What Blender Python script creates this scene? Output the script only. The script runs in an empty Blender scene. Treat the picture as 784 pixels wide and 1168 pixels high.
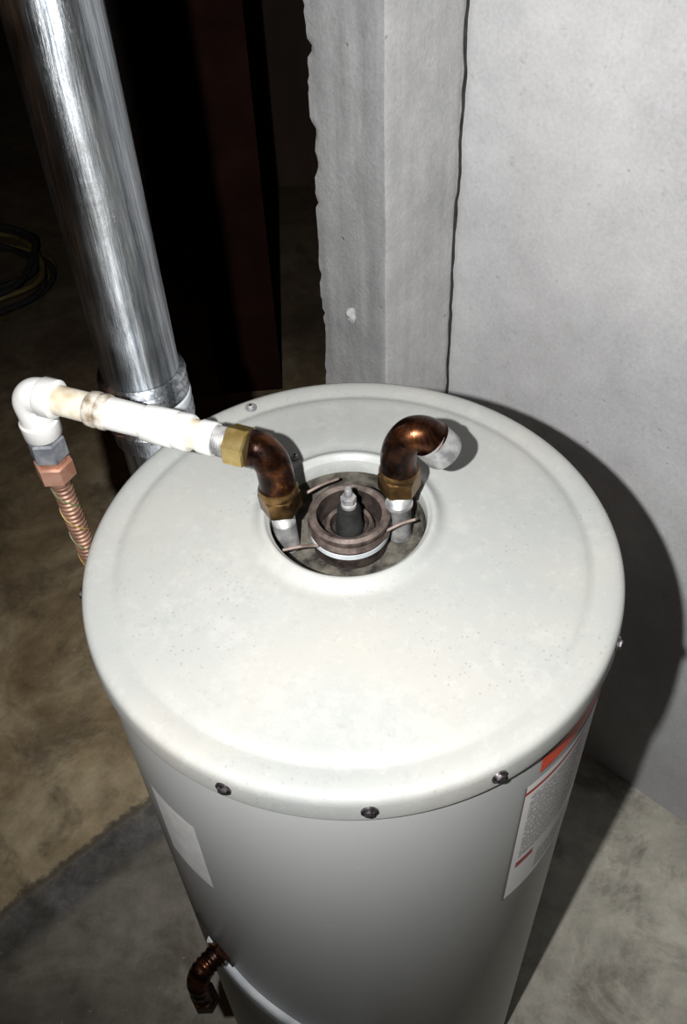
import bpy, bmesh, math, random
import numpy as np
from mathutils import Vector, Matrix, noise
random.seed(7)
sc=bpy.context.scene
sc.view_settings.view_transform='Standard'
H=1.3   # lid height above floor

# ---------------------------------------------------------------- materials
def ramp(nt,fac,stops,interp='LINEAR'):
    r=nt.nodes.new('ShaderNodeValToRGB'); r.color_ramp.interpolation=interp
    els=r.color_ramp.elements
    while len(els)<len(stops): els.new(0.5)
    for e,(p,c) in zip(els,stops):
        e.position=p; e.color=(c[0],c[1],c[2],1) if len(c)==3 else c
    nt.links.new(fac,r.inputs[0]); return r.outputs[0]
def noisen(nt,co,scale,detail=4,rough=.55,dist=0,map_scale=None):
    if map_scale:
        m=nt.nodes.new('ShaderNodeMapping'); m.inputs['Scale'].default_value=map_scale
        nt.links.new(co,m.inputs[0]); co=m.outputs[0]
    n=nt.nodes.new('ShaderNodeTexNoise'); n.inputs['Scale'].default_value=scale
    n.inputs['Detail'].default_value=detail; n.inputs['Roughness'].default_value=rough
    n.inputs['Distortion'].default_value=dist
    nt.links.new(co,n.inputs['Vector']); return n.outputs['Fac']
def mix(nt,fac,a,b,mode='MIX'):
    m=nt.nodes.new('ShaderNodeMix'); m.data_type='RGBA'; m.blend_type=mode
    for s,v in ((m.inputs['Factor'],fac),(m.inputs['A'],a),(m.inputs['B'],b)):
        if isinstance(v,(int,float)): s.default_value=v
        elif isinstance(v,tuple): s.default_value=(v[0],v[1],v[2],1)
        else: nt.links.new(v,s)
    return m.outputs['Result']
def mathn(nt,op,a,b=0.0,c=None):
    m=nt.nodes.new('ShaderNodeMath'); m.operation=op
    for i,v in enumerate((a,b,c)):
        if v is None: continue
        if isinstance(v,(int,float)): m.inputs[i].default_value=v
        else: nt.links.new(v,m.inputs[i])
    return m.outputs[0]
def newmat(name,rough=.5,metal=0,spec=None):
    m=bpy.data.materials.new(name); m.use_nodes=True
    b=m.node_tree.nodes['Principled BSDF']
    b.inputs['Roughness'].default_value=rough; b.inputs['Metallic'].default_value=metal
    if spec is not None: b.inputs['Specular IOR Level'].default_value=spec
    return m,m.node_tree,b
def coord(nt,kind='Object'):
    t=nt.nodes.new('ShaderNodeTexCoord'); return t.outputs[kind]
def bump(nt,b,h,strength=.3,dist=.002):
    n=nt.nodes.new('ShaderNodeBump'); n.inputs['Strength'].default_value=strength; n.inputs['Distance'].default_value=dist
    nt.links.new(h,n.inputs['Height']); nt.links.new(n.outputs[0],b.inputs['Normal'])
def simple(name,c1,c2=None,rough=.5,metal=0,scale=30,bmp=0.15,spec=None,lo=.35,hi=.65,ms=None):
    m,nt,b=newmat(name,rough,metal,spec); co=coord(nt)
    n=noisen(nt,co,scale,5,map_scale=ms)
    nt.links.new(ramp(nt,n,[(lo,c1),(hi,c2 or c1)]),b.inputs['Base Color'])
    if bmp: bump(nt,b,n,bmp,.001)
    return m

def lid_mat():
    m,nt,b=newmat('lid_paint',.48,0,.35); co=coord(nt)
    big=noisen(nt,co,4,4,.55,.2); fine=noisen(nt,co,70,4,.7); med=noisen(nt,co,34,6,.75,.1)
    c=ramp(nt,big,[(.3,(.300,.315,.307)),(.5,(.328,.335,.322)),(.72,(.362,.352,.322))])
    spots=ramp(nt,med,[(.47,(0,0,0)),(.62,(1,1,1))])
    gate=ramp(nt,noisen(nt,co,6,4,.6),[(.42,(0,0,0)),(.62,(1,1,1))])
    c=mix(nt,mathn(nt,'MULTIPLY',mathn(nt,'MULTIPLY',spots,gate),.38),c,(.42,.415,.395))
    fs=ramp(nt,fine,[(.56,(0,0,0)),(.66,(1,1,1))])
    c=mix(nt,mathn(nt,'MULTIPLY',fs,.16),c,(.47,.465,.445))
    dk=ramp(nt,noisen(nt,co,85,4,.75),[(.58,(0,0,0)),(.68,(1,1,1))])
    c=mix(nt,mathn(nt,'MULTIPLY',dk,.14),c,(.19,.185,.17))
    v=nt.nodes.new('ShaderNodeTexVoronoi'); v.inputs['Scale'].default_value=130; nt.links.new(co,v.inputs['Vector'])
    dot=ramp(nt,v.outputs['Distance'],[(.10,(1,1,1)),(.22,(0,0,0))])
    g2=ramp(nt,noisen(nt,co,9,3,.6),[(.50,(0,0,0)),(.62,(1,1,1))])
    c=mix(nt,mathn(nt,'MULTIPLY',mathn(nt,'MULTIPLY',dot,g2),.38),c,(.17,.16,.14))
    nt.links.new(c,b.inputs['Base Color'])
    nt.links.new(ramp(nt,big,[(.3,(.40,)*3),(.7,(.54,)*3)]),b.inputs['Roughness'])
    bump(nt,b,noisen(nt,co,300,3,.6),.25,.0006)
    return m
def body_mat():
    m,nt,b=newmat('tank_paint',.36,0,.5); co=coord(nt)
    big=noisen(nt,co,3,4,.5,map_scale=(1,1,.5)); 
    c=ramp(nt,big,[(.3,(.40,.412,.408)),(.7,(.465,.472,.465))])
    d=ramp(nt,noisen(nt,co,30,6,.7),[(.66,(0,0,0)),(.72,(1,1,1))])
    c=mix(nt,mathn(nt,'MULTIPLY',d,.35),c,(.58,.58,.56))
    nt.links.new(c,b.inputs['Base Color'])
    bump(nt,b,noisen(nt,co,500,2,.5),.06,.0005)
    return m
def concrete(name,base,var,stain,streak=0.0,bs=.35,ov=.3):
    m,nt,b=newmat(name,.85,0,.25); co=coord(nt)
    big=noisen(nt,co,1.3,5,.5,.6,map_scale=(1,1,.7)); med=noisen(nt,co,9,9,.7); fine=noisen(nt,co,160,3,.6)
    c=ramp(nt,big,[(.3,stain),(.5,base),(.7,var)])
    c=mix(nt,ov,c,ramp(nt,med,[(.3,(.36,)*3),(.7,(.66,)*3)]),'OVERLAY')
    c=mix(nt,.25,c,ramp(nt,fine,[(.3,(.35,)*3),(.7,(.65,)*3)]),'OVERLAY')
    if streak:
        st=noisen(nt,co,30,5,.6,map_scale=(1,1,.04))
        c=mix(nt,streak,c,ramp(nt,st,[(.35,(.2,)*3),(.65,(.75,)*3)]),'OVERLAY')
    sp=ramp(nt,noisen(nt,co,45,5,.7),[(.62,(0,0,0)),(.70,(1,1,1))])
    c=mix(nt,mathn(nt,'MULTIPLY',sp,.32),c,(.25,.245,.24))
    v=nt.nodes.new('ShaderNodeTexVoronoi'); v.inputs['Scale'].default_value=24; nt.links.new(co,v.inputs['Vector'])
    pit=ramp(nt,v.outputs['Distance'],[(.04,(1,1,1)),(.09,(0,0,0))])
    gate=ramp(nt,noisen(nt,co,4.5,3,.6),[(.50,(0,0,0)),(.60,(1,1,1))])
    pit=mathn(nt,'MULTIPLY',pit,gate)
    c=mix(nt,mathn(nt,'MULTIPLY',pit,.5),c,(.22,.21,.20))
    nt.links.new(c,b.inputs['Base Color'])
    h=mathn(nt,'ADD',mathn(nt,'MULTIPLY',med,1.0),mathn(nt,'MULTIPLY',fine,.25))
    h=mathn(nt,'SUBTRACT',h,mathn(nt,'MULTIPLY',pit,.4))
    bump(nt,b,h,bs,.004)
    return m
def floor_mat():
    m,nt,b=newmat('floor_concrete',.8,0,.25); co=coord(nt)
    big=noisen(nt,co,2.6,8,.65,.8); med=noisen(nt,co,13,9,.75); fine=noisen(nt,co,120,3,.6)
    sx=nt.nodes.new('ShaderNodeSeparateXYZ'); nt.links.new(co,sx.inputs[0])
    d0=mathn(nt,'ADD',mathn(nt,'MULTIPLY',sx.outputs[0],-.64),mathn(nt,'MULTIPLY',sx.outputs[1],.768))
    wob=mathn(nt,'MULTIPLY',mathn(nt,'SUBTRACT',med,.5),.07)
    d=mathn(nt,'ADD',mathn(nt,'ADD',d0,wob),-.565)
    grey=ramp(nt,big,[(.3,(.13,.122,.10)),(.52,(.22,.208,.175)),(.7,(.34,.32,.275))])
    brown=ramp(nt,big,[(.3,(.16,.115,.06)),(.48,(.34,.26,.15)),(.66,(.60,.50,.33))])
    side=nt.nodes.new('ShaderNodeMapRange'); side.inputs[1].default_value=.02; side.inputs[2].default_value=.07
    nt.links.new(d,side.inputs[0])
    c=mix(nt,side.outputs[0],grey,brown)
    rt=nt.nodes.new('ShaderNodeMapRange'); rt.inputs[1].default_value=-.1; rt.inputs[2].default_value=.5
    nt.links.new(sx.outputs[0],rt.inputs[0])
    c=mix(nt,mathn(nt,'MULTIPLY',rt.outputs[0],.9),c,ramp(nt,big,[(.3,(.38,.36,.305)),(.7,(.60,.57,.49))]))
    band=ramp(nt,mathn(nt,'ABSOLUTE',d),[(.035,(1,1,1)),(.06,(0,0,0))])
    c=mix(nt,mathn(nt,'MULTIPLY',band,.8),c,ramp(nt,med,[(.35,(.06,.06,.065)),(.65,(.17,.17,.17))]))
    edge=ramp(nt,mathn(nt,'ABSOLUTE',mathn(nt,'ADD',d,-.052)),[(.004,(1,1,1)),(.012,(0,0,0))])
    c=mix(nt,mathn(nt,'MULTIPLY',edge,.6),c,(.05,.045,.04))
    stn=ramp(nt,noisen(nt,co,6,7,.7,.5),[(.51,(0,0,0)),(.64,(1,1,1))])
    c=mix(nt,mathn(nt,'MULTIPLY',stn,.55),c,(.10,.085,.06))
    wsp=ramp(nt,noisen(nt,co,55,4,.7),[(.65,(0,0,0)),(.71,(1,1,1))])
    c=mix(nt,mathn(nt,'MULTIPLY',wsp,.4),c,(.6,.57,.5))
    far_falloff=nt.nodes.new('ShaderNodeMapRange'); far_falloff.inputs[1].default_value=.8; far_falloff.inputs[2].default_value=2.2  # light falloff towards the back of the room, painted into the floor colour
    nt.links.new(sx.outputs[1],far_falloff.inputs[0])
    c=mix(nt,mathn(nt,'MULTIPLY',far_falloff.outputs[0],.9),c,(.030,.019,.012))
    c=mix(nt,.6,c,ramp(nt,med,[(.3,(.25,)*3),(.7,(.75,)*3)]),'OVERLAY')
    nt.links.new(c,b.inputs['Base Color'])
    bump(nt,b,mathn(nt,'ADD',med,mathn(nt,'MULTIPLY',fine,.3)),.4,.004)
    return m
def flue_mat():
    m,nt,b=newmat('galvanised_flue',.42,1.0); co=coord(nt)
    st=noisen(nt,co,110,6,.8,map_scale=(1,1,.025)); sp=noisen(nt,co,14,5,.6,.6,map_scale=(1,1,.5))
    c=ramp(nt,st,[(.36,(.18,.21,.24)),(.62,(.78,.81,.84))])
    nt.links.new(c,b.inputs['Base Color'])
    nt.links.new(ramp(nt,sp,[(.35,(.28,)*3),(.65,(.50,)*3)]),b.inputs['Roughness'])
    b.inputs['Anisotropic'].default_value=.85; b.inputs['Anisotropic Rotation'].default_value=.25
    t=nt.nodes.new('ShaderNodeTangent'); t.direction_type='RADIAL'; t.axis='Z'
    nt.links.new(t.outputs[0],b.inputs['Tangent'])
    bump(nt,b,mathn(nt,'ADD',st,mathn(nt,'MULTIPLY',sp,1.2)),.5,.0012); return m
def copper_mat():
    m,nt,b=newmat('tarnished_copper',.2,.85); co=coord(nt)
    n1=noisen(nt,co,26,6,.65,1.2); n2=noisen(nt,co,70,5,.7)
    c=ramp(nt,n1,[(.36,(.008,.005,.004)),(.50,(.032,.012,.007)),(.62,(.095,.033,.012)),(.76,(.26,.11,.035))])
    nt.links.new(c,b.inputs['Base Color'])
    nt.links.new(ramp(nt,n2,[(.35,(.18,)*3),(.65,(.38,)*3)]),b.inputs['Roughness'])
    bump(nt,b,n1,.5,.0015); return m

M={}
M['lid']=lid_mat(); M['body']=body_mat(); M['flue']=flue_mat(); M['copper']=copper_mat()
M['wall']=concrete('wall_concrete',(.47,.47,.48),(.54,.54,.545),(.39,.39,.40),ov=.38)
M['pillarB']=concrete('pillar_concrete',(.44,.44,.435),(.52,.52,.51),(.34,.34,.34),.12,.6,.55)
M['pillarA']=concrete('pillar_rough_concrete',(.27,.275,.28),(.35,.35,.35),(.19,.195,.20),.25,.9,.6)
M['floor']=floor_mat()
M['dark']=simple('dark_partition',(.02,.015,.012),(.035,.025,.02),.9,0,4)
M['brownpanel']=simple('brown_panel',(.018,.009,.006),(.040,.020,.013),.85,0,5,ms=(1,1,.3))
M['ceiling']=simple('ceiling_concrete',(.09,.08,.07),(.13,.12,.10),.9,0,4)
M['brassdk']=simple('tarnished_brass',(.05,.026,.010),(.30,.18,.07),.30,.9,45,.3)
M['brass']=simple('brass',(.36,.25,.08),(.62,.47,.20),.32,.85,40,.25)
M['galv']=simple('galvanised_metal',(.22,.22,.23),(.55,.55,.54),.5,.6,60,.6)
M['galvdk']=simple('grey_plastic_nut',(.13,.14,.16),(.24,.25,.27),.45,.2,60,.3)
M['pvc']=simple('white_pvc',(.60,.60,.58),(.70,.70,.69),.35,0,25,.1)
M['cream']=simple('aged_pvc',(.42,.32,.20),(.66,.62,.52),.45,0,45,.3)
M['joint']=simple('dirty_joint',(.20,.15,.10),(.56,.53,.47),.6,.1,80,.8)
M['coppernut']=simple('pink_copper_nut',(.36,.17,.11),(.52,.30,.22),.45,.4,40,.3)
M['hose']=simple('copper_flex',(.17,.085,.06),(.34,.20,.135),.5,.4,50,.3)
M['yellow']=simple('yellow_plastic',(.28,.20,.04),(.36,.27,.06),.5,0,20,.1)
M['hoseyellow']=simple('dirty_yellow_hose',(.045,.032,.008),(.11,.075,.02),.6,0,20,.1)
M['green']=simple('green_plastic',(.08,.14,.06),(.14,.2,.09),.5,0,20,.1)
M['black']=simple('black_rubber',(.010,.010,.010),(.022,.022,.022),.7,0,50,.3,spec=.15)
M['screw']=simple('dark_screw',(.05,.04,.045),(.26,.24,.25),.3,.9,200,.2)
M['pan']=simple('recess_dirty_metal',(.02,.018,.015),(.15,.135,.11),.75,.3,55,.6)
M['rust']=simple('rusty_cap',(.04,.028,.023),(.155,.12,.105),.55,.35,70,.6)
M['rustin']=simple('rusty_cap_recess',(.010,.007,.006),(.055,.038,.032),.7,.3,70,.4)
M['rod']=simple('rust_rod',(.10,.07,.06),(.30,.23,.20),.7,.2,60,.3)
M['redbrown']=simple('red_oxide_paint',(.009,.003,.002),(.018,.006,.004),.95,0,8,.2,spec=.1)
M['whitering']=simple('white_enamel',(.42,.45,.47),(.58,.61,.63),.4,0,30,.1)
M['patch']=simple('residue_sticker',(.60,.60,.59),(.72,.72,.71),.5,0,40,.1)
M['crack']=simple('crack_dark',(.015,.013,.012),(.04,.036,.033),.95,0,60,.4)

def label_mat():
    m,nt,b=newmat('printed_label',.4,0,.4); uv=coord(nt,'UV')
    s=nt.nodes.new('ShaderNodeSeparateXYZ'); nt.links.new(uv,s.inputs[0]); u,v=s.outputs[0],s.outputs[1]
    ln=mathn(nt,'FRACT',mathn(nt,'MULTIPLY',v,44.0))
    line=mathn(nt,'MULTIPLY',mathn(nt,'GREATER_THAN',ln,.35),mathn(nt,'LESS_THAN',ln,.85))
    words=mathn(nt,'GREATER_THAN',noisen(nt,uv,1.0,3,.8,map_scale=(80,44,1)),.44)
    txt=mathn(nt,'MULTIPLY',line,words)
    marg=mathn(nt,'MULTIPLY',mathn(nt,'GREATER_THAN',u,.07),mathn(nt,'LESS_THAN',u,.95))
    vm=mathn(nt,'MULTIPLY',mathn(nt,'GREATER_THAN',v,.36),mathn(nt,'LESS_THAN',v,.9))
    low=mathn(nt,'MULTIPLY',mathn(nt,'GREATER_THAN',v,.06),mathn(nt,'LESS_THAN',v,.24))
    low=mathn(nt,'MULTIPLY',low,mathn(nt,'GREATER_THAN',u,.28))
    txt=mathn(nt,'MULTIPLY',mathn(nt,'MULTIPLY',txt,marg),mathn(nt,'MAXIMUM',vm,low))
    c=mix(nt,mathn(nt,'MULTIPLY',txt,.9),(.86,.85,.84),(.05,.04,.05))
    hl=mathn(nt,'MULTIPLY',mathn(nt,'GREATER_THAN',v,.93),mathn(nt,'LESS_THAN',v,.955))
    c=mix(nt,hl,c,(.45,.03,.02))
    r=mathn(nt,'MULTIPLY',mathn(nt,'MULTIPLY',mathn(nt,'GREATER_THAN',u,.06),mathn(nt,'LESS_THAN',u,.22)),
            mathn(nt,'MULTIPLY',mathn(nt,'GREATER_THAN',v,.28),mathn(nt,'LESS_THAN',v,.33)))
    c=mix(nt,r,c,(.40,.02,.03))
    bd=mathn(nt,'MAXIMUM',mathn(nt,'LESS_THAN',u,.014),mathn(nt,'LESS_THAN',v,.010))
    c=mix(nt,bd,c,(.18,.13,.13))
    nt.links.new(c,b.inputs['Base Color']); return m
M['label']=label_mat()
M['orange']=simple('orange_band',(.75,.05,.015),(.85,.08,.02),.4,0,10,0)

# ---------------------------------------------------------------- mesh helpers
def mkobj(name,bm,mats,parent=None,smooth=True,loc=None,sharp=40):
    me=bpy.data.meshes.new(name); bm.normal_update()
    bm.to_mesh(me); bm.free()
    if not isinstance(mats,(list,tuple)): mats=[mats]
    for k in mats: me.materials.append(M[k] if isinstance(k,str) else k)
    if smooth:
        me.shade_smooth() if hasattr(me,'shade_smooth') else None
        try: me.set_sharp_from_angle(angle=math.radians(sharp))
        except Exception: pass
    o=bpy.data.objects.new(name,me); sc.collection.objects.link(o)
    if loc: o.location=loc
    if parent: o.parent=parent
    return o
def empty(name,loc=(0,0,0)):
    o=bpy.data.objects.new(name,None); o.empty_display_size=.1; sc.collection.objects.link(o); return o
def lathe(bm,prof,cfn=lambda r,z:(0,0),segs=128,mi=0,capa=False,capb=False,flat=False):
    rings=[]
    for r,z in prof:
        cx,cy=cfn(r,z)
        rings.append([bm.verts.new((cx+r*math.cos(2*math.pi*i/segs),cy+r*math.sin(2*math.pi*i/segs),z)) for i in range(segs)])
    for a,b in zip(rings,rings[1:]):
        for i in range(segs):
            f=bm.faces.new((a[i],a[(i+1)%segs],b[(i+1)%segs],b[i])); f.material_index=mi
    if capa: bm.faces.new(list(reversed(rings[0]))).material_index=mi
    if capb: bm.faces.new(rings[-1]).material_index=mi
def smoothpath(pts,n=8):
    P=[Vector(p) for p in pts]; out=[]
    Q=[P[0]*2-P[1]]+P+[P[-1]*2-P[-2]]
    for i in range(1,len(Q)-2):
        for k in range(n):
            t=k/n; a,b,c,d=Q[i-1],Q[i],Q[i+1],Q[i+2]
            out.append(.5*((2*b)+(c-a)*t+(2*a-5*b+4*c-d)*t*t+(3*b-a-3*c+d)*t**3))
    out.append(P[-1]); return out
def sweep(bm,pts,radii,segs=32,mi=0,cap=True,phase=0,twist=0):
    P=[Vector(p) for p in pts]; n=len(P)
    if isinstance(radii,(int,float)): radii=[radii]*n
    T=[]
    for i in range(n):
        j0=max(0,i-1); j1=min(n-1,i+1)
        while (P[j1]-P[j0]).length<1e-7 and (j0>0 or j1<n-1):
            j0=max(0,j0-1); j1=min(n-1,j1+1)
        T.append((P[j1]-P[j0]).normalized())
    ref=Vector((0,0,1)) if abs(T[0].z)<.8 else Vector((1,0,0))
    N=(ref-T[0]*ref.dot(T[0])).normalized(); rings=[]
    for i in range(n):
        N=(N-T[i]*N.dot(T[i])).normalized(); B=T[i].cross(N)
        rings.append([bm.verts.new(P[i]+radii[i]*(math.cos(a)*N+math.sin(a)*B)) for a in [phase+2*math.pi*k/segs for k in range(segs)]])
    for a,b in zip(rings,rings[1:]):
        for k in range(segs):
            bm.faces.new((a[k],a[(k+1)%segs],b[(k+1)%segs],b[k])).material_index=mi
    if cap:
        bm.faces.new(list(reversed(rings[0]))).material_index=mi; bm.faces.new(rings[-1]).material_index=mi
def stepseg(bm,a,b,prof,mi=0,segs=32,phase=0,cap=True):
    a=Vector(a); b=Vector(b)
    sweep(bm,[a+(b-a)*t for t,_ in prof],[r for _,r in prof],segs,mi,cap,phase)
def nut(bm,a,b,r,mi=0):
    stepseg(bm,a,b,[(0,r*.88),(.08,r),(.92,r),(1,r*.88)],mi,6)
def quadpatch(bm,a0,a1,z0,z1,r,n=24,mi=0,cfn=None):
    uvl=bm.loops.layers.uv.verify(); V=[]
    for i in range(n+1):
        a=math.radians(a0+(a1-a0)*i/n)
        V.append([bm.verts.new((r*math.cos(a),r*math.sin(a),z)) for z in (z0,z1)])
    for i in range(n):
        f=bm.faces.new((V[i][0],V[i+1][0],V[i+1][1],V[i][1])); f.material_index=mi
        for l,(u,v) in zip(f.loops,((i/n,0),((i+1)/n,0),((i+1)/n,1),(i/n,1))): l[uvl].uv=(u,v)

# ---------------------------------------------------------------- room shell
def wallbox(name,p0,p1,th,z0,z1,mat,nseg=1):
    p0=Vector(p0);p1=Vector(p1); d=(p1-p0).normalized(); n=Vector((d.y,-d.x))*th
    bm=bmesh.new(); c=[p0,p1,p1+n,p0+n]
    lo=[bm.verts.new((q.x,q.y,z0)) for q in c]; hi=[bm.verts.new((q.x,q.y,z1)) for q in c]
    for i in range(4): bm.faces.new((lo[i],lo[(i+1)%4],hi[(i+1)%4],hi[i]))
    bm.faces.new(list(reversed(lo))); bm.faces.new(hi)
    bmesh.ops.recalc_face_normals(bm,faces=bm.faces)
    return mkobj(name,bm,mat,smooth=False)
ZC=2.65
def slab(name,z0,z1,mat):
    bm=bmesh.new()
    vs=[bm.verts.new((x,y,z)) for z in (z0,z1) for x,y in ((-3.2,-3),(2.6,-3),(2.6,6.2),(-3.2,6.2))]
    bm.faces.new(vs[4:]); bm.faces.new(list(reversed(vs[:4])))
    for i in range(4): bm.faces.new((vs[i],vs[(i+1)%4],vs[4+(i+1)%4],vs[4+i]))
    mkobj(name,bm,mat,smooth=False)
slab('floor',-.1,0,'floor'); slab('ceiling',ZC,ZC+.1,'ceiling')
CX,CY=.209,.775
L=2.4
wallbox('wall_right',(CX,CY),(CX+.714*L,CY-.70*L),-.22,0,ZC,'wall')
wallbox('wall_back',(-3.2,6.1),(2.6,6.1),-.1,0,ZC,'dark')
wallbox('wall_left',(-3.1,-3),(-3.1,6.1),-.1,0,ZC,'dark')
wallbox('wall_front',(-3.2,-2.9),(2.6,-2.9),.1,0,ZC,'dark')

def pillar():
    bm=bmesh.new(); nz=300
    A=Vector((CX,CY));B=Vector((.080,.644));C=Vector((-.027,.749));D=Vector((.10,.885))
    def seg(p,q,n): return [p+(q-p)*i/n for i in range(n)]
    ring0=seg(A,B,14)+seg(B,C,20)+seg(C,D,6)+seg(D,A,6)
    rows=[]
    dBC=(C-B).normalized(); dCD=(D-C).normalized()
    for j in range(nz+1):
        z=ZC*j/nz; row=[]
        for i,p in enumerate(ring0):
            q=Vector((p.x,p.y))
            wC=max(0,1-(p-C).length/.018); wB=max(0,1-(p-B).length/.012)
            n1=noise.fractal(Vector((z*7,1.3,0)),1,2,4); n2=noise.noise(Vector((z*45,5.3,0)))
            n2=max(0,n2-.1)
            q-=dBC*wC*(abs(n1)*.010+n2*.014)
            q+=dCD*wC*(n2*.01)
            nb=Vector(((B-Vector((.09,.76))).normalized()))
            q+=nb*wB*(noise.fractal(Vector((z*18,9.1,0)),1,2,5)*.004-.002)
            if 14<=i<=34:
                q+=Vector((-.7,-.714))*noise.fractal(Vector((p.x*30,p.y*30,z*6)),1,2,4)*.002
            row.append(bm.verts.new((q.x,q.y,z)))
        rows.append(row)
    n=len(ring0)
    for j in range(nz):
        for i in range(n):
            f=bm.faces.new((rows[j][i],rows[j][(i+1)%n],rows[j+1][(i+1)%n],rows[j+1][i]))
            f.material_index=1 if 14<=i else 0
    bm.faces.new(rows[0]); bm.faces.new(list(reversed(rows[-1])))
    bmesh.ops.recalc_face_normals(bm,faces=bm.faces)
    return mkobj('concrete_pillar',bm,['pillarB','pillarA'],smooth=True,sharp=35)
P=pillar()
bm=bmesh.new(); pts=[];rad=[]
for j in range(420):
    z=ZC*j/419*.999+.001
    w=noise.fractal(Vector((z*5,3.3,0)),1,2,5)*.008+noise.noise(Vector((z*38,1.1,4)))*.0022
    pts.append((CX-.003+w*.7,CY-.006-w*.7,z)); rad.append(.0022+.0036*abs(noise.noise(Vector((z*14,0,2)))))
sweep(bm,pts,rad,6)
mkobj('corner_crack',bm,'crack',parent=P)
bm=bmesh.new(); bmesh.ops.create_icosphere(bm,subdivisions=3,radius=.010)
for v in bm.verts:
    v.co*=1+.45*noise.noise(v.co*150); v.co.z*=1.4
    v.co+=Vector((.026,.697,1.115))
mkobj('mortar_dab',bm,'pillarB',parent=P)

# ---------------------------------------------------------------- water heater
WH=empty('water_heater')
RB=.2885
bm=bmesh.new()
lathe(bm,[(.262,.0),(.262,.035),(RB-.004,.036),(RB,.042),(RB,H-.02)],segs=160)
bmesh.ops.recalc_face_normals(bm,faces=bm.faces)
mkobj('tank_body',bm,'body',WH)
HC=.039
def cfn(r,z):
    t=min(1,max(0,(.24-r)/.12)); t=t*t*(3-2*t); return (-.001*t,HC*t)
prof=[(RB+.001,H-.034),(RB+.0045,H-.0345),(RB+.0050,H-.030),(RB+.0038,H-.012),(RB+.003,H-.006),(RB+.0005,H-.0018),(RB-.004,H+.0002),(RB-.009,H+.0008),
 (.268,H+.0005),(.262,H-.0008),(.258,H-.0008),(.253,H+.0014),(.248,H+.0028),(.24,H+.0032),(.20,H+.005),(.16,H+.0085),(.13,H+.0105),(.118,H+.011),(.112,H+.0106),(.106,H+.0122),(.101,H+.0165),(.0975,H+.0200),(.094,H+.0215),(.0915,H+.0203),(.0900,H+.0165),(.088,H+.016),(.087,H+.0145),(.087,H-.004)]
bm=bmesh.new(); lathe(bm,prof,cfn,segs=192)
bmesh.ops.recalc_face_normals(bm,faces=bm.faces)
mkobj('lid',bm,'lid',WH,sharp=60)
bm=bmesh.new()
lathe(bm,[(.087,H-.003),(.0865,H-.028),(.078,H-.034),(.05,H-.036),(.001,H-.036)],lambda r,z:(-.001,HC),segs=96)
bmesh.ops.recalc_face_normals(bm,faces=bm.faces)
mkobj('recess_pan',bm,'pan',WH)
KY=HC+.003
cc=lambda r,z:(0,KY)
bm=bmesh.new()
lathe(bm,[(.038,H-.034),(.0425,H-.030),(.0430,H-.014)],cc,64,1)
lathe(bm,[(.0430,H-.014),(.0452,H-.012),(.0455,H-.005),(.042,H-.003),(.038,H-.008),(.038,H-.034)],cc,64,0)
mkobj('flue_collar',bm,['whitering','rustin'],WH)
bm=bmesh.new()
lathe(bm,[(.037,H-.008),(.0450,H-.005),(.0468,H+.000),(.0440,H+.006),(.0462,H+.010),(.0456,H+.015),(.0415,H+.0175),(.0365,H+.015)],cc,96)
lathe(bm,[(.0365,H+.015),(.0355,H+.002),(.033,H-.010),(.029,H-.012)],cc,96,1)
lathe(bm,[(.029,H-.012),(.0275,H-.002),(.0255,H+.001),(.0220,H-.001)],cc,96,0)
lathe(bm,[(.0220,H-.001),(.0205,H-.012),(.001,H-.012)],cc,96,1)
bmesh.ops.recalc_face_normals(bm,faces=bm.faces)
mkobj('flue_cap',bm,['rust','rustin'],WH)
bm=bmesh.new(); 
lathe(bm,[(.0155,H-.012),(.0155,H+.000),(.014,H+.002),(.0130,H+.024),(.0105,H+.027),(.0005,H+.027)],cc,32)
lathe(bm,[(.0085,H+.027),(.0085,H+.031),(.0055,H+.032),(.0055,H+.035)],cc,24,mi=1)
nut(bm,(0,KY,H+.034),(0,KY,H+.042),.0088,1)
lathe(bm,[(.0042,H+.041),(.0042,H+.052),(.003,H+.054),(.0003,H+.054)],cc,16,mi=1)
bmesh.ops.recalc_face_normals(bm,faces=bm.faces)
mkobj('cap_post',bm,['black','galv'],WH)
bm=bmesh.new()
for a,b in (((-.048,.085,H+.006),(-.010,.104,H+.008)),((.040,.022,H+.005),(.072,.032,H+.010)),((-.074,-.001,H+.008),(-.036,.008,H+.002)),
            ((.066,.09,H+.006),(.040,.060,H+.004))):
    sweep(bm,smoothpath([a,(Vector(a)+Vector(b))/2+Vector((0,0,.002)),b],6),.0017,10)
mkobj('retaining_rods',bm,'rod',WH)
bm=bmesh.new()
def thread(bm,a,b,r,n=9,mi=0,amp=.0009):
    pr=[]
    for i in range(n*2+1): pr.append((i/(n*2),r+(amp if i%2 else -amp)))
    stepseg(bm,a,b,pr,mi)
LN=Vector((-.071,.043,H)); RN=Vector((.056,.051,H))
stepseg(bm,LN+Vector((0,0,-.034)),LN+Vector((-.002,0,.006)),[(0,.0135),(1,.0135)]); thread(bm,LN+Vector((-.002,0,.006)),LN+Vector((-.003,0.001,.028)),.0125)
stepseg(bm,RN+Vector((.001,0,-.034)),RN+Vector((0,0,.018)),[(0,.0135),(.9,.0135),(.95,.0155),(1,.0155)]); thread(bm,RN+Vector((0,0,.018)),RN+Vector((0,0,.043)),.0125)
mkobj('threaded_nipples',bm,'galv',WH)
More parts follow.
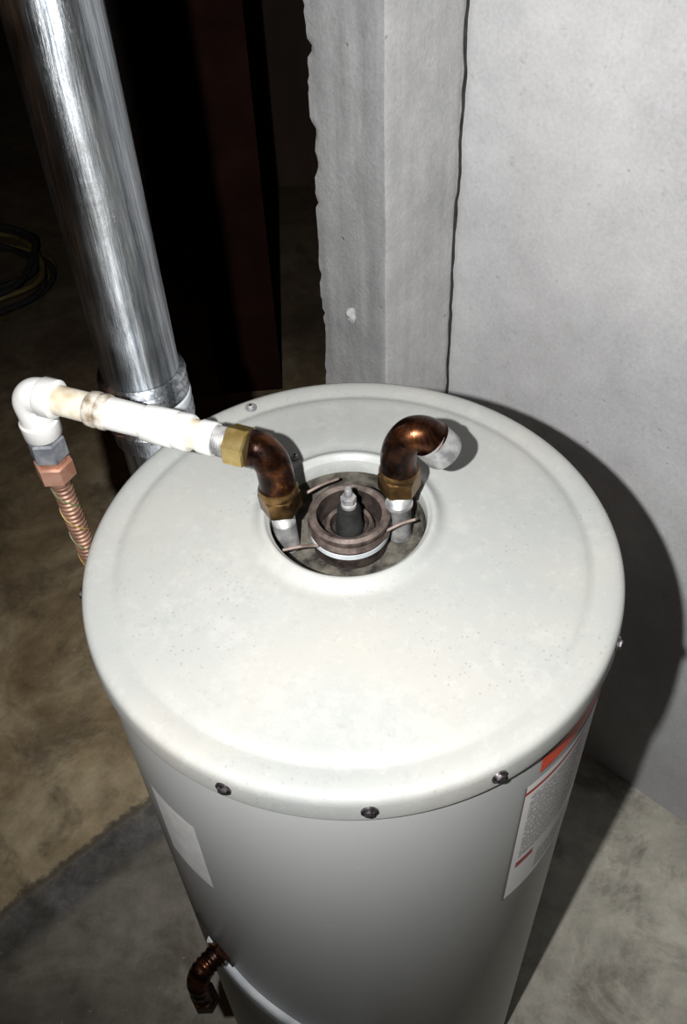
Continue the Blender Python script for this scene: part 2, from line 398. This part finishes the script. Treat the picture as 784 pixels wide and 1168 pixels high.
def screw(bm,pos,nrm,r=.0068):
    nrm=Vector(nrm).normalized(); p=Vector(pos)
    stepseg(bm,p-nrm*.001,p+nrm*.0012,[(0,r*1.25),(1,r*1.2)],0,20)
    stepseg(bm,p+nrm*.001,p+nrm*.0045,[(0,r*.8),(.75,r*.78),(1,r*.6)],0,6)
    stepseg(bm,p+nrm*.0044,p+nrm*.0048,[(0,r*.35),(1,r*.3)],1,12)
bm=bmesh.new()
for a in (-116.1,-89.3,-65,-25.6,10,45,80,118,150,-175):
    n=(math.cos(math.radians(a)),math.sin(math.radians(a)),0)
    screw(bm,(n[0]*(RB+.0045),n[1]*(RB+.0045),H-.019),n)
mkobj('rim_screws',bm,['screw','black'],WH)
bm=bmesh.new()
screw(bm,(-.116,.244,H+.0028),(0,0,1),.006); screw(bm,(.073,-.018,H+.0115),(0,0,1),.0058)
screw(bm,(-.06,.14,H+.012),(0,0,1),.0045)
mkobj('lid_screws',bm,['galv','black'],WH)
bm=bmesh.new(); quadpatch(bm,-56.5,-20,H-.378,H-.094,RB+.0006,32)
mkobj('rating_label',bm,'label',WH)
bm=bmesh.new(); quadpatch(bm,-53,-20,H-.082,H-.052,RB+.0006,24)
mkobj('warning_band',bm,'orange',WH)
bm=bmesh.new(); quadpatch(bm,-144,-129,H-.335,H-.175,RB+.0005,24)
mkobj('sticker_residue',bm,'patch',WH)
# drain fitting and strap at the left side
bm=bmesh.new()
a=math.radians(-137); rd=Vector((math.cos(a),math.sin(a),0))
p0=rd*(RB-.005)+Vector((0,0,.68))
pp=smoothpath([p0,p0+rd*.025,p0+rd*.042+Vector((0,0,-.006)),p0+rd*.052+Vector((0,0,-.03)),p0+rd*.052+Vector((0,0,-.09))],10)
rr=[.015+(.0016 if (i//2)%2 else 0) for i in range(len(pp))]
sweep(bm,pp,rr,24,0); nut(bm,p0+rd*.001,p0+rd*.014,.021,0)
nut(bm,p0+rd*.052+Vector((0,0,-.086)),p0+rd*.052+Vector((0,0,-.11)),.021,0)
mkobj('drain_elbow',bm,'copper',WH)
bm=bmesh.new()
prf=[(RB+.0002,-.03),(RB+.005,-.029),(RB+.008,-.02),(RB+.0065,-.004),(RB+.009,.006),(RB+.008,.024),(RB+.004,.03),(RB+.0002,.031)]
n=48; rings=[]
for i in range(n+1):
    t=i/n; an=math.radians(-141+52*t); zc=.665-.20*t**1.0
    k=1.15-.45*t+.06*math.sin(t*16)
    rings.append([bm.verts.new((r*math.cos(an),r*math.sin(an),zc+z*k)) for r,z in prf])
for x,y in zip(rings,rings[1:]):
    for k in range(len(prf)-1): bm.faces.new((x[k],y[k],y[k+1],x[k+1]))
bm.faces.new(rings[0]); bm.faces.new(list(reversed(rings[-1])))
bmesh.ops.recalc_face_normals(bm,faces=bm.faces)
mkobj('side_strap',bm,'whitering',WH)
bm=bmesh.new()
w=[]
for i in range(30):
    t=i/29; an=math.radians(-146+14*t); w.append((( RB+.002)*math.cos(an),(RB+.002)*math.sin(an),.73-.06*t))
sweep(bm,w,.0015,6); mkobj('thin_wire',bm,'black',WH)

# ---------------------------------------------------------------- elbows
def on(x,z=.11): return Vector((x,.06+(-.116-x)*.436,H+z))
E1=empty('pipe_elbow')
bm=bmesh.new()
nut(bm,LN+Vector((-.002,.001,.028)),LN+Vector((-.004,.001,.053)),.0235,1)
stepseg(bm,LN+Vector((-.004,.001,.051)),LN+Vector((-.0045,.002,.061)),[(0,.0215),(.5,.0225),(1,.021)],1)
pp=smoothpath([LN+Vector((-.0045,.002,.057)),LN+Vector((-.005,.003,.074)),LN+Vector((-.008,.005,.093)),LN+Vector((-.019,.010,.107)),on(-.102)],10)
n=len(pp); rr=[.0195+.0018*max(0,1-i/4)+.0018*max(0,1-(n-1-i)/5) for i in range(n)]
sweep(bm,pp,rr,36,0)
mkobj('elbow_body',bm,['copper','brassdk'],E1)
bm=bmesh.new()
nut(bm,on(-.100),on(-.123),.0225,0)
mkobj('brass_fitting',bm,'brass',E1)
E2=empty('pipe_elbow.001')
bm=bmesh.new()
nut(bm,RN+Vector((0,0,.042)),RN+Vector((0,0,.066)),.0235,1)
stepseg(bm,RN+Vector((0,0,.064)),RN+Vector((0,0,.074)),[(0,.0205),(.5,.0225),(1,.021)],1)
e=Vector((.99,-.03,0)).normalized()
q=RN
pp=smoothpath([q+Vector((0,0,.070)),q+Vector((-.001,0,.088)),q+e*.003+Vector((0,0,.106)),q+e*.013+Vector((0,0,.119)),q+e*.026+Vector((0,0,.119)),q+e*.035+Vector((0,0,.111))],10)
n=len(pp); rr=[.0195+.0015*max(0,1-i/5)+.002*max(0,1-(n-1-i)/4) for i in range(n)]
sweep(bm,pp,rr,36,0)
mkobj('elbow_body.001',bm,['copper','brassdk'],E2)
bm=bmesh.new(); a=q+e*.031+Vector((0,0,.113)); dd=(e*.60+Vector((0,0,-.72))).normalized()
stepseg(bm,a,a+dd*.028,[(0,.0215),(.3,.0222),(.85,.0222),(1,.0205)],0,32,cap=False)
stepseg(bm,a+dd*.028,a+dd*.006,[(0,.0205),(0.02,.017),(1,.016)],0,32)
mkobj('galvanised_end',bm,'galv',E2)

# ---------------------------------------------------------------- white pvc line
PV=empty('pvc_pipe')
bm=bmesh.new()
o8=.008
def S(x0,x1,prof,mi): stepseg(bm,on(x0+o8),on(x1+o8),prof,mi)
stepseg(bm,on(-.122),on(-.137),[(i/12,.0150+(.0010 if i%2 else -.0006)) for i in range(13)],2)
S(-.144,-.161,[(0,.0175),(.1,.0185),(.9,.0185),(1,.0175)],0)
S(-.160,-.172,[(0,.0165),(1,.0165)],1)
S(-.170,-.222,[(0,.0190),(.04,.0205),(.30,.0208),(.33,.0195),(.36,.0208),(.96,.0205),(1,.0190)],0)
S(-.221,-.264,[(0,.0178),(.5,.0182),(.9,.0185),(1,.0178)],0)
S(-.262,-.287,[(0,.0180),(.1,.0200),(.3,.0205),(.45,.0190),(.6,.0205),(.9,.0200),(1,.0175)],3)
S(-.286,-.332,[(0,.0170),(1,.0170)],1)
E=on(-.351)
pp=smoothpath([on(-.328),on(-.337),on(-.346)+Vector((0,0,-.003)),E+Vector((-.001,0,-.012)),E+Vector((0,0,-.028)),E+Vector((0,0,-.040))],8)
stepseg(bm,on(-.316),on(-.336),[(0,.0195),(.1,.0225),(.85,.0228),(1,.0205)],0)
sweep(bm,pp,.0205,36,0)
stepseg(bm,E+Vector((0,0,-.038)),E+Vector((0,0,-.062)),[(0,.0205),(.1,.0228),(.9,.0225),(1,.0205)],0)
mkobj('pvc_run',bm,['pvc','cream','galv','joint'],PV)
FH=empty('copper_flex_hose')
bm=bmesh.new()
b0=E+Vector((0,0,-.062))
stepseg(bm,b0+Vector((0,0,.004)),b0+Vector((0,0,-.006)),[(0,.015),(1,.015)],0)
nut(bm,b0+Vector((0,0,-.004)),b0+Vector((0,0,-.034)),.0225,0)
stepseg(bm,b0+Vector((0,0,-.033)),b0+Vector((0,0,-.042)),[(0,.0175),(1,.0175)],1)
nut(bm,b0+Vector((0,0,-.041)),b0+Vector((0,0,-.068)),.0235,1)
stepseg(bm,b0+Vector((0,0,-.067)),b0+Vector((0,0,-.080)),[(0,.0165),(.8,.0150),(1,.013)],1)
mkobj('hose_nuts',bm,['galvdk','coppernut'],FH)
bm=bmesh.new()
path=[b0+Vector((0,0,-.078)),b0+Vector((.004,0,-.2)),b0+Vector((.012,.006,-.45)),b0+Vector((.0,.03,-.8)),Vector((b0.x-.01,b0.y+.07,.12)),Vector((b0.x-.03,b0.y+.15,.016)),Vector((b0.x-.1,b0.y+.4,.016))]
pp=smoothpath(path,60)
acc=[0]; 
for x,y in zip(pp,pp[1:]): acc.append(acc[-1]+(y-x).length)
tot=acc[-1]; N=int(tot/.0018); res=[]; j=0
for i in range(N+1):
    s=tot*i/N
    while j<len(acc)-2 and acc[j+1]<s: j+=1
    t=(s-acc[j])/max(1e-9,acc[j+1]-acc[j]); res.append(pp[j].lerp(pp[j+1],t))
sweep(bm,res,[.0112+(.0016 if (i//2)%2 else 0) for i in range(len(res))],20,0)
mkobj('corrugated_tube',bm,'hose',FH)
bm=bmesh.new()
for k,(mi) in enumerate((0,1)):
    w=[]
    for i,p in enumerate(res[:280]):
        an=i*.13+k*math.pi; w.append(p+Vector((math.cos(an),math.sin(an),0))*.0128)
    sweep(bm,w,.0009,6,mi)
mkobj('tracer_wires',bm,['yellow','green'],FH)

# ---------------------------------------------------------------- flue pipe
FP=empty('flue_pipe')
fx,fy=-.257,.305
bm=bmesh.new()
lathe(bm,[(.0485,0.0),(.0485,H-.085),(.050,H-.083),(.050,H+.66),(.0515,H+.661),(.0515,H+.70),(.050,H+.702),(.050,ZC)],lambda r,z:(fx-.012*(z-H),fy+.03*(z-H)),64)
bmesh.ops.recalc_face_normals(bm,faces=bm.faces)
mkobj('flue_duct',bm,'flue',FP)
bm=bmesh.new(); cf=lambda r,z:(fx,fy)
z=H+.024
prf=[(.050,z+.003),(.0560,z),(.0575,z-.005),(.0520,z-.009),(.0520,z-.012),(.0570,z-.015),(.0575,z-.019),(.0525,z-.022),(.0525,z-.025),(.0575,z-.028),(.0575,z-.032),(.053,z-.035)]
lathe(bm,prf,cf,64,0)
lathe(bm,[(.053,z-.035),(.0580,z-.037),(.0590,z-.043),(.0580,z-.050),(.054,z-.052)],cf,64,1)
lathe(bm,[(.054,z-.052),(.058,z-.054),(.0590,z-.060),(.054,z-.065),(.054,z-.068),(.0590,z-.073),(.0580,z-.080),(.054,z-.083),(.0545,z-.105),(.048,z-.112)],cf,64,0)
bmesh.ops.recalc_face_normals(bm,faces=bm.faces)
mkobj('flue_collar_rings',bm,['flue','whitering'],FP)

# ---------------------------------------------------------------- things in the dark
def ibeam(name,x,y,w,d,mat,rot=0):
    bm=bmesh.new(); t=.015
    sh=[(-w/2,-d/2),(w/2,-d/2),(w/2,-d/2+t),(t/2,-d/2+t),(t/2,d/2-t),(w/2,d/2-t),(w/2,d/2),(-w/2,d/2),(-w/2,d/2-t),(-t/2,d/2-t),(-t/2,-d/2+t),(-w/2,-d/2+t)]
    c,s=math.cos(rot),math.sin(rot)
    lo=[bm.verts.new((x+a*c-b*s,y+a*s+b*c,0)) for a,b in sh]; hi=[bm.verts.new((x+a*c-b*s,y+a*s+b*c,ZC)) for a,b in sh]
    for i in range(12): bm.faces.new((lo[i],lo[(i+1)%12],hi[(i+1)%12],hi[i]))
    bm.faces.new(list(reversed(lo))); bm.faces.new(hi)
    bmesh.ops.recalc_face_normals(bm,faces=bm.faces)
    return mkobj(name,bm,mat,smooth=False)
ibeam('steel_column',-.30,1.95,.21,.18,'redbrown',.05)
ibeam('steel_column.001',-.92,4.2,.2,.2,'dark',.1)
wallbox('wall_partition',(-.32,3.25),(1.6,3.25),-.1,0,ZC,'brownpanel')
bm=bmesh.new(); 
for k,(r,zz,mi) in enumerate(((.26,.013,0),(.24,.037,1),(.27,.06,1),(.25,.084,0),(.22,.11,1),(.28,.135,1))):
    pts=[]
    for i in range(73):
        an=2*math.pi*i/72; pts.append((-1.36+.03*math.sin(k*2.1)+r*math.cos(an)*(1+.08*math.sin(3*an+k)),2.55+.04*math.cos(k*1.7)+r*math.sin(an),zz+.006*math.sin(5*an)))
    sweep(bm,pts,.011,10,mi)
mkobj('garden_hose',bm,['hoseyellow','black'])

# ---------------------------------------------------------------- camera
f,th,ro,cx,cy,h=1104.4832,0.8164,-0.0515,-0.0061,-0.6898,0.796
F=Vector((0,math.cos(th),-math.sin(th)));r0=Vector((1,0,0));u0=Vector((0,math.sin(th),math.cos(th)))
r=math.cos(ro)*r0+math.sin(ro)*u0;u=-math.sin(ro)*r0+math.cos(ro)*u0
cd=bpy.data.cameras.new('camera'); cd.sensor_fit='VERTICAL'; cd.sensor_height=24; cd.lens=24*f/1168; cd.clip_start=.02
co=bpy.data.objects.new('camera',cd); sc.collection.objects.link(co)
Mx=Matrix((r,u,-F)).transposed().to_4x4(); Mx.translation=Vector((cx,cy,H+h)); co.matrix_world=Mx
sc.camera=co
# flash head beside the lens, swivelled up and to the right
ld=bpy.data.lights.new('flash','SPOT'); ld.energy=122; ld.spot_size=math.radians(114); ld.spot_blend=1.0; ld.shadow_soft_size=.010; ld.color=(1,.99,.975)
lo=bpy.data.objects.new('flash',ld); sc.collection.objects.link(lo)
lo.location=Vector((cx,cy,H+h))-r*.14+u*.02
aim=Vector((.36,1.0,-.80)).normalized()
lo.rotation_euler=aim.to_track_quat('-Z','Y').to_euler()
bd=bpy.data.lights.new('warm_fill','POINT'); bd.energy=3; bd.color=(1,.5,.25); bd.shadow_soft_size=.04  # unseen warm fill lamp, added to tint the shadows
bo=bpy.data.objects.new('warm_fill',bd); bo.location=(-1.6,.2,2.35); sc.collection.objects.link(bo)
w=bpy.data.worlds.new('world'); w.use_nodes=True; w.node_tree.nodes['Background'].inputs[0].default_value=(.01,.008,.006,1); sc.world=w
